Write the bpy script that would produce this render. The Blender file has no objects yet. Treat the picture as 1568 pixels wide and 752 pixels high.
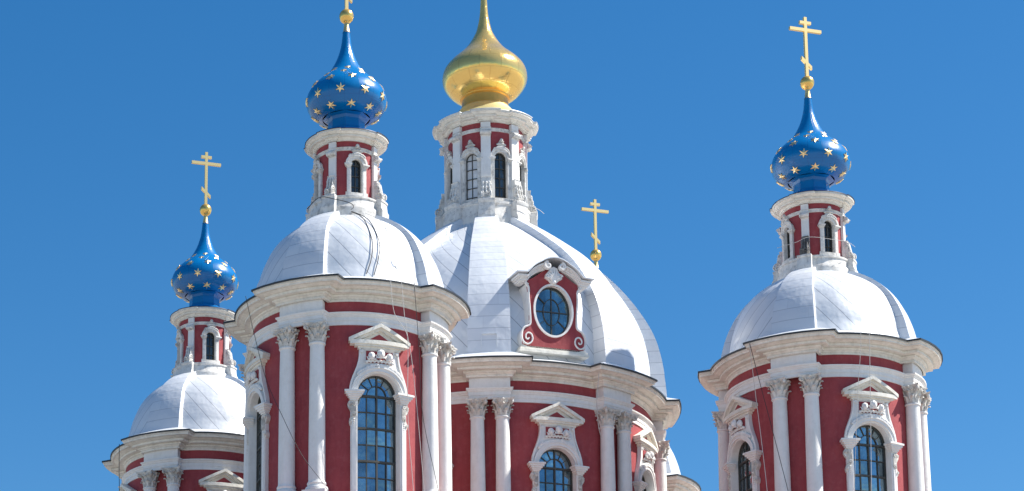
import bpy, math, random
from math import sin, cos, pi, radians as R_, asin, sqrt, atan2, hypot
from mathutils import Vector, Matrix
random.seed(7)
sc = bpy.context.scene

# ------------------------------------------------------------------ camera
cam_d = bpy.data.cameras.new('camera'); cam = bpy.data.objects.new('camera', cam_d)
sc.collection.objects.link(cam); sc.camera = cam
YAW, PITCH, ROLL = R_(13.787), R_(11.101), R_(1.133)
fw = Vector((sin(YAW)*cos(PITCH), cos(YAW)*cos(PITCH), sin(PITCH)))
rt = Vector((cos(YAW), -sin(YAW), 0)); up = rt.cross(fw)
rt2 = rt*cos(ROLL)+up*sin(ROLL); up2 = up*cos(ROLL)-rt*sin(ROLL)
M = Matrix((rt2, up2, -fw)).transposed().to_4x4(); M.translation = Vector((-37.284, -88.015, 1.6))
cam.matrix_world = M
cam_d.sensor_width = 36; cam_d.lens = 36*3567.0/1568
cam_d.shift_x = 596.5/1568; cam_d.shift_y = 650.0/1568
cam_d.clip_start = 0.5; cam_d.clip_end = 6000

# ------------------------------------------------------------------ sky, sun, exposure
SUN_AZ, SUN_EL = R_(73), R_(50.5)      # azimuth from -Y towards +X
world = bpy.data.worlds.new('World'); sc.world = world; world.use_nodes = True
wn = world.node_tree.nodes; wl = world.node_tree.links
sky = wn.new('ShaderNodeTexSky'); sky.sky_type = 'NISHITA'; sky.sun_disc = False
sky.sun_elevation = SUN_EL; sky.sun_rotation = R_(180)-SUN_AZ
sky.altitude = 150; sky.air_density = 1.0; sky.dust_density = 0.3; sky.ozone_density = 3.0
hs = wn.new('ShaderNodeHueSaturation'); hs.inputs['Saturation'].default_value = 1.36; hs.inputs['Hue'].default_value = .499
wl.new(sky.outputs[0], hs.inputs['Color']); wl.new(hs.outputs[0], wn['Background'].inputs[0])
wn['Background'].inputs[1].default_value = 0.081
sd = bpy.data.lights.new('sun', 'SUN'); sd.energy = 5.0; sd.angle = R_(0.5); sd.color = (1, .955, .88)
sun = bpy.data.objects.new('sun', sd); sc.collection.objects.link(sun)
sv = Vector((sin(SUN_AZ)*cos(SUN_EL), -cos(SUN_AZ)*cos(SUN_EL), sin(SUN_EL)))
sun.rotation_euler = sv.to_track_quat('Z', 'Y').to_euler(); sun.location = (60, -30, 80)
sc.view_settings.view_transform = 'Standard'; sc.view_settings.look = 'None'
sc.view_settings.gamma = 1; sc.view_settings.exposure = 0.8

# ------------------------------------------------------------------ materials
def new_mat(name):
    m = bpy.data.materials.new(name); m.use_nodes = True
    n = m.node_tree.nodes; l = m.node_tree.links
    return m, n, l, n['Principled BSDF']
def noise(n, l, co, scale, detail=4, rough=.55, vec=None):
    t = n.new('ShaderNodeTexNoise'); t.inputs['Scale'].default_value = scale
    t.inputs['Detail'].default_value = detail; t.inputs['Roughness'].default_value = rough
    if vec:
        mp = n.new('ShaderNodeMapping'); mp.inputs['Scale'].default_value = vec
        l.new(co, mp.inputs[0]); co = mp.outputs[0]
    l.new(co, t.inputs['Vector']); return t.outputs['Fac']
def ramp(n, l, fac, p0, p1, c0=(0,0,0,1), c1=(1,1,1,1)):
    r = n.new('ShaderNodeValToRGB'); r.color_ramp.elements[0].position = p0; r.color_ramp.elements[1].position = p1
    r.color_ramp.elements[0].color = c0; r.color_ramp.elements[1].color = c1
    l.new(fac, r.inputs[0]); return r.outputs['Color']
def mix(n, l, fac, a, b):
    m = n.new('ShaderNodeMix'); m.data_type = 'RGBA'
    if isinstance(fac, (int, float)): m.inputs[0].default_value = fac
    else: l.new(fac, m.inputs[0])
    for k, c in ((6, a), (7, b)):
        if isinstance(c, tuple): m.inputs[k].default_value = c if len(c) == 4 else (*c, 1)
        else: l.new(c, m.inputs[k])
    return m.outputs[2]
def mth(n, l, op, a, b=None):
    m = n.new('ShaderNodeMath'); m.operation = op
    for k, v in enumerate((a, b)):
        if v is None: continue
        if isinstance(v, (int, float)): m.inputs[k].default_value = v
        else: l.new(v, m.inputs[k])
    return m.outputs[0]
def bump(n, l, p, h, strength, dist, prev=None):
    b = n.new('ShaderNodeBump'); b.inputs['Strength'].default_value = strength; b.inputs['Distance'].default_value = dist
    l.new(h, b.inputs['Height'])
    if prev is not None: l.new(prev, b.inputs['Normal'])
    l.new(b.outputs[0], p.inputs['Normal']); return b.outputs[0]

def plaster(name, base, dirt, amount, stain=(0.30,0.29,0.27), stain_amt=.0, rough=.75, flake=None):
    m, n, l, p = new_mat(name)
    co = n.new('ShaderNodeNewGeometry').outputs['Position']
    f1 = ramp(n, l, noise(n, l, co, 1.6, 6, .65), .40, .75)
    f2 = ramp(n, l, noise(n, l, co, 3.0, 5, .6, (2.2, 2.2, .35)), .45, .8)
    f = mth(n, l, 'MULTIPLY', mth(n, l, 'ADD', mth(n, l, 'MULTIPLY', f1, .6), mth(n, l, 'MULTIPLY', f2, .6)), amount)
    c = mix(n, l, f, base, dirt)
    if stain_amt:
        f3 = ramp(n, l, noise(n, l, co, 4.5, 7, .7), .50, .66)
        c = mix(n, l, mth(n, l, 'MULTIPLY', f3, stain_amt), c, stain)
    if flake:
        f4 = ramp(n, l, noise(n, l, co, 2.3, 8, .75), .66, .69)
        c = mix(n, l, mth(n, l, 'MULTIPLY', f4, .55), c, flake)
    l.new(c, p.inputs['Base Color']); p.inputs['Roughness'].default_value = rough
    b = bump(n, l, p, noise(n, l, co, 14, 4), .35, .02)
    bump(n, l, p, noise(n, l, co, 2.5, 3), .25, .05, b)
    return m
MAT = {}
MAT['white'] = plaster('white_plaster', (.80,.79,.77), (.58,.55,.50), .5, (.36,.34,.30), .10)
MAT['cream'] = plaster('cream_stone', (.82,.79,.71), (.53,.50,.42), .75, (.30,.29,.25), .25)
MAT['carved'] = plaster('carved_stone', (.76,.73,.67), (.36,.33,.29), .9, (.16,.15,.14), .5)
MAT['stone'] = plaster('weathered_lantern_stone', (.76,.74,.70), (.42,.40,.36), .8, (.14,.135,.13), .5)
MAT['soot'] = plaster('sooty_stone', (.20,.19,.18), (.04,.04,.04), 1.0, (.015,.015,.015), .8)
MAT['red'] = plaster('red_plaster', (.34,.050,.056), (.22,.024,.032), .8, (.38,.10,.10), .35, flake=(.42,.16,.15))
MAT['base'] = plaster('base_plaster', (.45,.16,.14), (.4,.2,.18), .5)

def dome_metal(name, seam):
    m, n, l, p = new_mat(name)
    uv = n.new('ShaderNodeUVMap').outputs[0]; s = n.new('ShaderNodeSeparateXYZ'); l.new(uv, s.inputs[0])
    co = n.new('ShaderNodeNewGeometry').outputs['Position']
    fx = mth(n, l, 'FRACT', s.outputs[0]); line = ramp(n, l, mth(n, l, 'ABSOLUTE', mth(n, l, 'SUBTRACT', fx, .5)), .466, .486)
    idx = mth(n, l, 'FLOOR', s.outputs[0])
    # staggered cross joints
    vy = mth(n, l, 'FRACT', mth(n, l, 'ADD', mth(n, l, 'MULTIPLY', s.outputs[1], .55), mth(n, l, 'MULTIPLY', idx, .37)))
    line2 = ramp(n, l, mth(n, l, 'ABSOLUTE', mth(n, l, 'SUBTRACT', vy, .5)), .488, .495)
    wnz = n.new('ShaderNodeTexWhiteNoise'); wnz.noise_dimensions = '2D'
    cmb = n.new('ShaderNodeCombineXYZ'); l.new(idx, cmb.inputs[0])
    l.new(mth(n, l, 'FLOOR', mth(n, l, 'ADD', mth(n, l, 'MULTIPLY', s.outputs[1], .55), mth(n, l, 'MULTIPLY', idx, .37))), cmb.inputs[1])
    l.new(cmb.outputs[0], wnz.inputs['Vector'])
    base = mix(n, l, mth(n, l, 'MULTIPLY', wnz.outputs['Value'], .6), (.73,.75,.77), (.60,.62,.66))
    d = ramp(n, l, noise(n, l, co, 1.1, 6, .65), .45, .8)
    base = mix(n, l, mth(n, l, 'MULTIPLY', d, .22), base, (.50,.53,.57))
    base = mix(n, l, mth(n, l, 'MULTIPLY', line, seam), base, (.19,.21,.25))
    base = mix(n, l, mth(n, l, 'MULTIPLY', line2, .12), base, (.3,.32,.36))
    l.new(base, p.inputs['Base Color'])
    p.inputs['Metallic'].default_value = .12; 
    l.new(mth(n, l, 'ADD', mth(n, l, 'MULTIPLY', noise(n, l, co, 2.0, 3), .25), .27), p.inputs['Roughness'])
    b = bump(n, l, p, line, .15, -.01)
    b = bump(n, l, p, noise(n, l, co, 1.5, 2, .5), .38, .10, b)
    bump(n, l, p, noise(n, l, co, 6, 2), .15, .03, b)
    return m
MAT['dome'] = dome_metal('painted_sheet_metal', .72); MAT['rib'] = dome_metal('painted_rib_metal', .48)
def simple(name, col, rough=.5, metal=0, nz=0, nscale=3, bmp=0, coat=0):
    m, n, l, p = new_mat(name)
    co = n.new('ShaderNodeNewGeometry').outputs['Position']
    f = mth(n, l, 'MULTIPLY', ramp(n, l, noise(n, l, co, nscale, 5), .35, .75), nz)
    l.new(mix(n, l, f, col, tuple(c*.55 for c in col)), p.inputs['Base Color'])
    p.inputs['Roughness'].default_value = rough; p.inputs['Metallic'].default_value = metal
    if coat: p.inputs['Coat Weight'].default_value = coat; p.inputs['Coat Roughness'].default_value = .12
    if bmp: bump(n, l, p, noise(n, l, co, nscale*1.3, 3), bmp, .05)
    return m
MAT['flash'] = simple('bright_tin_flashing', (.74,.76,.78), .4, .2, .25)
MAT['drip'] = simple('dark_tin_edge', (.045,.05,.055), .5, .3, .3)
MAT['gold'] = simple('gilding', (.97,.61,.17), .25, .75, .12, 6, .12)
MAT['gold_matte'] = simple('gilded_cross', (.90,.66,.28), .42, .85, .1, 6)
MAT['gold_star'] = simple('gilded_star', (.98,.72,.36), .33, .9, .1, 6)
def gold_sheet():
    m, n, l, p = new_mat('gilded_sheet')
    uv = n.new('ShaderNodeUVMap').outputs[0]; s = n.new('ShaderNodeSeparateXYZ'); l.new(uv, s.inputs[0])
    co = n.new('ShaderNodeNewGeometry').outputs['Position']
    row = mth(n, l, 'FLOOR', s.outputs[1])
    a = mth(n, l, 'ABSOLUTE', mth(n, l, 'SUBTRACT', mth(n, l, 'FRACT', mth(n, l, 'ADD', s.outputs[0], mth(n, l, 'MULTIPLY', row, .5))), .5))
    b = mth(n, l, 'ABSOLUTE', mth(n, l, 'SUBTRACT', mth(n, l, 'FRACT', s.outputs[1]), .5))
    ln = mth(n, l, 'MAXIMUM', ramp(n, l, a, .47, .495), ramp(n, l, b, .47, .495))
    c = mix(n, l, mth(n, l, 'MULTIPLY', ln, .35), (1,.66,.20), (.42,.2,.04))
    l.new(c, p.inputs['Base Color']); p.inputs['Metallic'].default_value = .70
    l.new(mth(n, l, 'ADD', mth(n, l, 'MULTIPLY', noise(n, l, co, 3, 4), .18), .09), p.inputs['Roughness'])
    bb = bump(n, l, p, noise(n, l, co, 2.6, 3), .30, .06)
    bump(n, l, p, ln, .25, -.01, bb)
    return m
MAT['gold_sheet'] = gold_sheet()
MAT['gold_neck'] = simple('gilding_bounce_tint', (.95,.47,.09), .3, .65, .25, 4, .15)  # same gilding, amber glow of light bounced under the bulb put into the colour
MAT['gold_skirt'] = simple('pale_gilded_skirt', (.72,.68,.36), .42, .6, .3, 3, .1)
def blue_sheet():
    m, n, l, p = new_mat('blue_painted_sheet')
    uv = n.new('ShaderNodeUVMap').outputs[0]; s = n.new('ShaderNodeSeparateXYZ'); l.new(uv, s.inputs[0])
    co = n.new('ShaderNodeNewGeometry').outputs['Position']
    a = mth(n, l, 'ABSOLUTE', mth(n, l, 'SUBTRACT', mth(n, l, 'FRACT', s.outputs[0]), .5))
    b = mth(n, l, 'ABSOLUTE', mth(n, l, 'SUBTRACT', mth(n, l, 'FRACT', s.outputs[1]), .5))
    ln = mth(n, l, 'MAXIMUM', ramp(n, l, a, .475, .495), mth(n, l, 'MULTIPLY', ramp(n, l, b, .475, .495), .6))
    f = mth(n, l, 'MULTIPLY', ramp(n, l, noise(n, l, co, 2.2, 5), .4, .8), .5)
    c = mix(n, l, f, (.0004,.155,.41), (.0004,.115,.33))
    c = mix(n, l, mth(n, l, 'MULTIPLY', ln, .45), c, (.001,.07,.24))
    l.new(c, p.inputs['Base Color']); p.inputs['Roughness'].default_value = .27
    p.inputs['Coat Weight'].default_value = .2; p.inputs['Coat Roughness'].default_value = .15; p.inputs['Specular IOR Level'].default_value = .4
    bb = bump(n, l, p, noise(n, l, co, 3, 3), .18, .05)
    bump(n, l, p, ln, .3, -.01, bb)
    return m
MAT['blue'] = blue_sheet()
def glass(name, col, metal, rough, pane=(.39, .6), dark=.42):
    m, n, l, p = new_mat(name)
    co = n.new('ShaderNodeTexCoord').outputs['Object']
    sp = n.new('ShaderNodeSeparateXYZ'); l.new(co, sp.inputs[0]); cb = n.new('ShaderNodeCombineXYZ')
    l.new(mth(n, l, 'FLOOR', mth(n, l, 'DIVIDE', sp.outputs[0], pane[0])), cb.inputs[0])
    l.new(mth(n, l, 'FLOOR', mth(n, l, 'DIVIDE', mth(n, l, 'SUBTRACT', sp.outputs[2], 27.26), pane[1])), cb.inputs[2])
    w = n.new('ShaderNodeTexWhiteNoise'); w.noise_dimensions = '3D'; l.new(cb.outputs[0], w.inputs['Vector'])
    f = ramp(n, l, noise(n, l, co, 1.3, 3), .35, .7)
    f = mth(n, l, 'MINIMUM', mth(n, l, 'ADD', mth(n, l, 'MULTIPLY', f, .5), mth(n, l, 'MULTIPLY', w.outputs['Value'], .75)), 1)
    l.new(mix(n, l, f, col, tuple(c*dark for c in col)), p.inputs['Base Color'])
    p.inputs['Metallic'].default_value = metal; p.inputs['Roughness'].default_value = rough
    p.inputs['Specular IOR Level'].default_value = .8
    b = bump(n, l, p, noise(n, l, co, 1.8, 2), .35, .08)
    vm = n.new('ShaderNodeVectorMath'); vm.operation = 'SUBTRACT'; l.new(w.outputs['Color'], vm.inputs[0]); vm.inputs[1].default_value = (.5, .5, .5)
    vs = n.new('ShaderNodeVectorMath'); vs.operation = 'SCALE'; l.new(vm.outputs[0], vs.inputs[0]); vs.inputs['Scale'].default_value = .12
    va = n.new('ShaderNodeVectorMath'); va.operation = 'ADD'; l.new(b, va.inputs[0]); l.new(vs.outputs[0], va.inputs[1])
    vn = n.new('ShaderNodeVectorMath'); vn.operation = 'NORMALIZE'; l.new(va.outputs[0], vn.inputs[0]); l.new(vn.outputs[0], p.inputs['Normal'])
    return m
MAT['glass'] = glass('blue_reflecting_glass', (.38,.52,.58), .8, .07)
MAT['glass_teal'] = glass('teal_oval_glass', (.22,.35,.40), .75, .08)
MAT['glass_dark'] = glass('dark_glass', (.06,.075,.085), .3, .12)
MAT['glass_grey'] = glass('milky_glass', (.80,.82,.84), 0, .5, dark=.75)
MAT['bars'] = simple('olive_grey_glazing_bar', (.065,.063,.055), .6, 0, .3)
MAT['cable'] = simple('black_cable', (.02,.02,.022), .6)
MAT['rope'] = simple('pale_rope', (.55,.53,.5), .8)
MAT['ground'] = simple('paving', (.30,.28,.26), .85, 0, .4, .3)

# ------------------------------------------------------------------ mesh helpers
class MB:
    def __init__(s): s.v = []; s.f = []; s.uv = {}
    def add(s, vs, fs, uvs=None):
        o = len(s.v); s.v += [tuple(v) for v in vs]
        s.f += [tuple(i+o for i in f) for f in fs]
        if uvs:
            for i, u in enumerate(uvs): s.uv[o+i] = u
        return s
    def grid(s, rows, closed=False, uvs=None, flip=False):
        n = len(rows[0]); vs = [p for r in rows for p in r]; fs = []
        for i in range(len(rows)-1):
            for j in range(n if closed else n-1):
                a, b = i*n+j, i*n+(j+1) % n; q = (a, b, b+n, a+n)
                fs.append(q[::-1] if flip else q)
        return s.add(vs, fs, uvs)
    def strip(s, A, B, d0, d1, mp):
        """prism between two outlines A and B (s,z) from depth d0 to d1 (front)"""
        n = len(A); rows = [[mp(*p, d0) for p in A], [mp(*p, d1) for p in A], [mp(*p, d1) for p in B], [mp(*p, d0) for p in B]]
        vs = [p for r in rows for p in r]; fs = []
        for i in range(4):
            j = (i+1) % 4
            for k in range(n-1): fs.append((i*n+k, i*n+k+1, j*n+k+1, j*n+k))
        fs.append((0, n, 2*n, 3*n)); fs.append((n-1, 4*n-1, 3*n-1, 2*n-1))
        return s.add(vs, fs)
    def bar(s, s0, s1, z0, z1, d0, d1, mp, n=8):
        A = [(s0+(s1-s0)*i/n, z0) for i in range(n+1)]; B = [(s0+(s1-s0)*i/n, z1) for i in range(n+1)]
        return s.strip(A, B, d0, d1, mp)
    def tube(s, pts, r, seg=8, rr=None):
        pts = [Vector(p) for p in pts]; rows = []; nrm = None
        for i, p in enumerate(pts):
            t = (pts[min(i+1, len(pts)-1)]-pts[max(i-1, 0)]).normalized()
            if nrm is None:
                nrm = t.orthogonal().normalized()
            nrm = (nrm-t*nrm.dot(t)).normalized(); b = t.cross(nrm)
            q = rr[i] if rr else r
            rows.append([p+nrm*q*cos(2*pi*k/seg)+b*q*sin(2*pi*k/seg) for k in range(seg)])
        s.grid(rows, True)
        o = len(s.v); n = len(rows)
        s.f.append(tuple(range(o-seg, o))); s.f.append(tuple(range(o-n*seg+seg-1, o-n*seg-1, -1)))
        return s
    def ball(s, c, r, sx=1, sy=1, sz=1, u=10, w=8, fn=None):
        rows = []
        for i in range(w+1):
            t = pi*i/w
            row = []
            for k in range(u):
                a = 2*pi*k/u; d = Vector((sin(t)*cos(a), sin(t)*sin(a), cos(t)))
                q = r*(fn(d) if fn else 1)
                row.append((c[0]+d.x*q*sx, c[1]+d.y*q*sy, c[2]+d.z*q*sz))
            rows.append(row)
        return s.grid(rows, True)
    def lathe(s, prof, seg=48, vs=1.0, us=1.0, cx=0, cy=0, uv=False, rot=0):
        rows = []; uvs = []; L = 0; last = None
        m = seg+1 if uv else seg
        for r, z in prof:
            if last: L += hypot(r-last[0], z-last[1])
            last = (r, z)
            rows.append([(cx+r*sin(rot+2*pi*k/seg), cy-r*cos(rot+2*pi*k/seg), z) for k in range(m)])
            if uv: uvs += [(k/seg*us, L*vs) for k in range(m)]
        return s.grid(rows, not uv, uvs if uv else None)
def mesh_of(name, mb, mat, sharp=34):
    me = bpy.data.meshes.new(name); me.from_pydata(mb.v, [], mb.f); me.validate()
    if mb.uv:
        l = me.uv_layers.new(name='UVMap')
        for lp in me.loops: l.data[lp.index].uv = mb.uv.get(lp.vertex_index, (0, 0))
    import bmesh
    bm = bmesh.new(); bm.from_mesh(me); bmesh.ops.recalc_face_normals(bm, faces=bm.faces); bm.to_mesh(me); bm.free()
    me.materials.append(MAT[mat])
    for p in me.polygons: p.use_smooth = True
    me.set_sharp_from_angle(angle=R_(sharp))
    return me
def link(name, me, parent, rz=0, loc=(0,0,0)):
    o = bpy.data.objects.new(name, me); sc.collection.objects.link(o)
    if parent is not None: o.parent = parent
    o.location = loc; o.rotation_euler = (0, 0, rz); return o
def obj(name, mb, mat, parent, sharp=34, rz=0): return link(name, mesh_of(name, mb, mat, sharp), parent, rz)
def cyl(R): return lambda s, z, d: ((R+d)*sin(s/R), -(R+d)*cos(s/R), z)
def flat(Y, X=0): return lambda s, z, d: (X+s, -(Y+d), z)
def copy_tree(o, parent=None):
    c = o.copy(); sc.collection.objects.link(c); c.parent = parent
    for ch in list(o.children): copy_tree(ch, c)
    return c
def ring(n, a0, rb, rk, w, z, sb=10, sk=6):
    pts = []
    for k in range(n):
        th = a0+2*pi*k/n; al = asin(min(.99, w/rb)); be = asin(min(.99, w/rk)); pa = a0+2*pi*(k-1)/n+al; ea = th-al
        for i in range(sb+1): a = pa+(ea-pa)*i/sb; pts.append((rb*sin(a), -rb*cos(a), z))
        for i in range(sk+1): a = th-be+2*be*i/sk; pts.append((rk*sin(a), -rk*cos(a), z))
    return pts
def loft(mb, n, a0, rb, rk, w, prof, lat=1.15, **k):
    """prof = (offset, z) swept along the plan with n breakouts"""
    mb.grid([ring(n, a0, rb+o, rk+o*.95, w+o*lat, z, **k) for o, z in prof], True); return mb

# ------------------------------------------------------------------ column
SH = .30
def column_meshes(H=5.18):
    """origin at shaft bottom centre; shaft H high, capital .68"""
    sh = MB(); prof = [(SH*1.06, 0), (SH*1.06, .05), (SH*1.0, .09)]
    for i in range(13):
        t = i/12; prof.append((SH*(1-.14*t**1.7), .1+(H-.2)*t))
    prof += [(SH*.86+.0, H-.09), (SH*.86+.035, H-.075), (SH*.86+.045, H-.045), (SH*.86+.035, H-.015), (SH*.86, H)]
    sh.lathe(prof, 28)
    ba = MB(); ba.lathe([(SH*1.0,.03),(SH*1.12,.02),(SH*1.18,-.02),(SH*1.12,-.07),(SH*1.08,-.09),(SH*1.14,-.13),(SH*1.3,-.15),(SH*1.38,-.2),(SH*1.38,-.26),(SH*1.28,-.30),(.01,-.3)], 28)
    q = SH*1.42; m = flat(0)
    ba.bar(-q, q, -.42, -.3, -q, q, m, 1)
    ca = MB(); r0 = SH*.86
    ca.lathe([(r0*.98, H),(r0*.93, H+.1),(r0*.95, H+.3),(r0*1.2, H+.48),(r0*1.45, H+.60),(r0*1.5, H+.62)], 20)
    def leaf(a, z0, h, rbase, wd, curl):
        rows = []
        N = 7
        for i in range(N+1):
            t = i/N
            if t < .75: rad = rbase+.03*t+.05*t*t; z = z0+h*t/.75*.92
            else:
                u = (t-.75)/.25*pi*.75; rad = rbase+.03*.75+.05*.56+curl*sin(u*.8)+.0; z = z0+h*.92+curl*.8*(sin(u))-.02*(u)
            ww = wd*(1-.55*max(0, t-.4)/.6)*(1+.16*(-1)**i)
            c, s_ = cos(a), sin(a)
            row = []
            for k in (-1, -.45, 0, .45, 1):
                rr = rad-.03*abs(k)+(.018 if k == 0 else 0); tt = ww*k
                row.append((rr*s_+tt*c, -(rr*c)+tt*s_, z-.015*abs(k)))
            rows.append(row)
        ca.grid(rows)
        ca.grid([[(x*.93, y*.93, z) for x, y, z in r] for r in rows], flip=True)
    for k in range(8): leaf(2*pi*k/8+pi/8, H+.0, .25, r0*1.06, .105, .11)
    for k in range(8): leaf(2*pi*k/8, H+.14, .32, r0*1.10, .10, .12)
    # abacus with concave sides
    top = []; NS = 8; hw = .44
    for k in range(4):
        for i in range(NS):
            t = i/NS*2-1; dd = hw-.10*(1-t*t) if abs(t) < .86 else hw
            p = Vector((t*hw, -dd, 0)); p.rotate(Matrix.Rotation(k*pi/2, 3, 'Z')); top.append(p)
    rows = []
    for sc_, z in ((.0, H+.60), (.90, H+.60), (.97, H+.63), (1.0, H+.645), (1.0, H+.69), (0, H+.69)):
        rows.append([(p.x*sc_, p.y*sc_, z) for p in top])
    ca.grid(rows, True)
    # corner volutes and flower
    for k in range(4):
        a = pi/4+k*pi/2; d = Vector((sin(a), -cos(a), 0)); zc = H+.53; pts = []
        for i in range(22):
            t = i/21; ang = 3.2*pi*t; rr = .10*(1-.75*t)
            pts.append(d*(.47-rr*cos(ang)*1.0-.02)+Vector((0, 0, zc+rr*sin(ang))))
        ca.tube([d*.29+Vector((0, 0, H+.36)), d*.36+Vector((0, 0, H+.46))]+pts, .036, 6)
        for sg in (-1, 1):
            t_ = Vector((cos(a), sin(a), 0))*sg*.03
            ca.tube([p+t_ for p in pts], .022, 5)
        a = k*pi/2; ca.ball((.36*sin(a), -.36*cos(a), H+.63), .055)
        for sg in (-1, 1):
            pts = []
            for i in range(14):
                t = i/13; ang = 2.6*pi*t; rr = .07*(1-.7*t)
                lx = sg*(.12-rr*cos(ang)); zz = H+.54+rr*sin(ang)
                pts.append((lx*cos(a)+.34*sin(a), lx*sin(a)-.34*cos(a), zz))
            ca.tube(pts, .025, 5)
    return mesh_of('column', sh, 'white', 40), mesh_of('capital', ca, 'carved', 50), mesh_of('column_base', ba, 'white')
COL, CAP, CBASE = column_meshes()
def put_column(parent, r, az, z=23.95):
    o = link('column', COL, parent, az, (r*sin(az), -r*cos(az), z))
    link('capital', CAP, o); link('column_base', CBASE, o); return o

# ------------------------------------------------------------------ windows
def arc(cx, cz, r, a0, a1, n, kz=1): return [(cx+r*cos(a0+(a1-a0)*i/n), cz+r*kz*sin(a0+(a1-a0)*i/n)) for i in range(n+1)]
def cherub(mb, mp, s, z, d, r):
    c = Vector(mp(s, z, d)); 
    def fn(v):
        k = 1+.07*sin(9*atan2(v.x, v.y))*max(0, v.z)+.05*max(0, v.z)
        if v.y < -.2: # towards the front
            k += .16*math.exp(-((v.x)**2*40+(v.z+.12)**2*22))-.20*math.exp(-((abs(v.x)-.36)**2*40+(v.z-.12)**2*50))
            k += .05*math.exp(-((v.x)**2*20+(v.z+.55)**2*40))
        return k
    m2 = MB(); m2.ball((0, 0, 0), r, .84, .9, 1.06, 20, 14, fn)
    for q in range(15):
        an = -.15*pi+1.3*pi*q/14; m2.ball((r*.80*cos(an), -.12*r+.1*r*(q % 2), r*.92*sin(an)+.08*r), r*.24, 1, 1, 1, 7, 5)
    for q in range(4):
        for sg in (-1, 1):
            m2.tube([(sg*r*.25, -.2*r, -r*(.95)), (sg*r*(.7+.12*q), -.35*r, -r*(.85+.08*q)), (sg*r*(1.0+.13*q), -.1*r, -r*(.75-.16*q+.35*(q > 3)))], r*.13, 5)
    a = s/abs(mpR(mp)) if mpR(mp) else 0
    mb.add([(c.x+x*cos(a)-y*sin(a), c.y+x*sin(a)+y*cos(a), c.z+zz) for x, y, zz in m2.v], m2.f)
def mpR(mp):
    x, y, _ = mp(0, 0, 0); return hypot(x, y)
def cut_wall(mb, mp, span, z0, z1, a, zs, zb, depth, n=16):
    """wall segment of half arc-length `span` with an arched opening of half width a"""
    A = arc(0, zs, a, pi, 0, n); 
    mb.strip([(p[0], z1) for p in A], A, -depth, 0, mp)
    for sg in (-1, 1):
        k = 5; S = [sg*(a+(span-a)*i/k) for i in range(k+1)]
        mb.strip([(x, z1) for x in S], [(x, z0) for x in S], -depth, 0, mp)
    mb.bar(-a, a, z0, zb, -depth, 0, mp, 6)
def glazing(mp, a, zs, zb, d, kind):
    g = MB(); n = 14; A = arc(0, zs, a+.03, pi, 0, n); B = [(-(a+.03)+2*(a+.03)*i/n, zb-.02) for i in range(n+1)]
    g.grid([[mp(*p, d) for p in A], [mp(*p, d) for p in B]])
    b = MB(); f = .045 if kind == 'big' else .022
    def v(s, z0, z1, w, dd=.05): b.bar(s-w/2, s+w/2, z0, z1, d+.01, d+dd, mp, 1)
    def h(z, s0, s1, w, dd=.045): b.bar(s0, s1, z-w/2, z+w/2, d+.008, d+dd, mp, 6)
    b.strip(arc(0, zs, a+.03, pi, 0, n), arc(0, zs, a-f, pi, 0, n), d+.005, d+.08, mp)
    for sg in (-1, 1): b.bar(sg*(a-f), sg*(a+.03), zb, zs, d+.006, d+.08, mp, 1)
    if kind == 'big':
        for s in (-a*.5, a*.5): v(s, zb, zs, .035)
        v(0, zb, zs+a-.02, .055, .06)
        i = 0; z = zs
        while z > zb+.1:
            h(z, -a, a, .07 if i % 2 == 0 else .035, .065 if i % 2 == 0 else .045); z -= .60; i += 1
        b.strip(arc(0, zs, a*.5+.015, pi, 0, 10), arc(0, zs, a*.5-.015, pi, 0, 10), d+.007, d+.045, mp)
        for an in (pi*.2, pi*.36, pi*.64, pi*.8):
            p = lambda r, o: (r*cos(an)-o*sin(an), zs+r*sin(an)+o*cos(an))
            b.strip([p(a*.5, -.014), p(a, -.014)], [p(a*.5, .014), p(a, .014)], d+.009, d+.043, mp)
    else:
        v(0, zb, zs+a-.01, .028)
        z = zs
        while z > zb+.1: h(z, -a, a, .028); z -= .42
    return g, b
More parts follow.
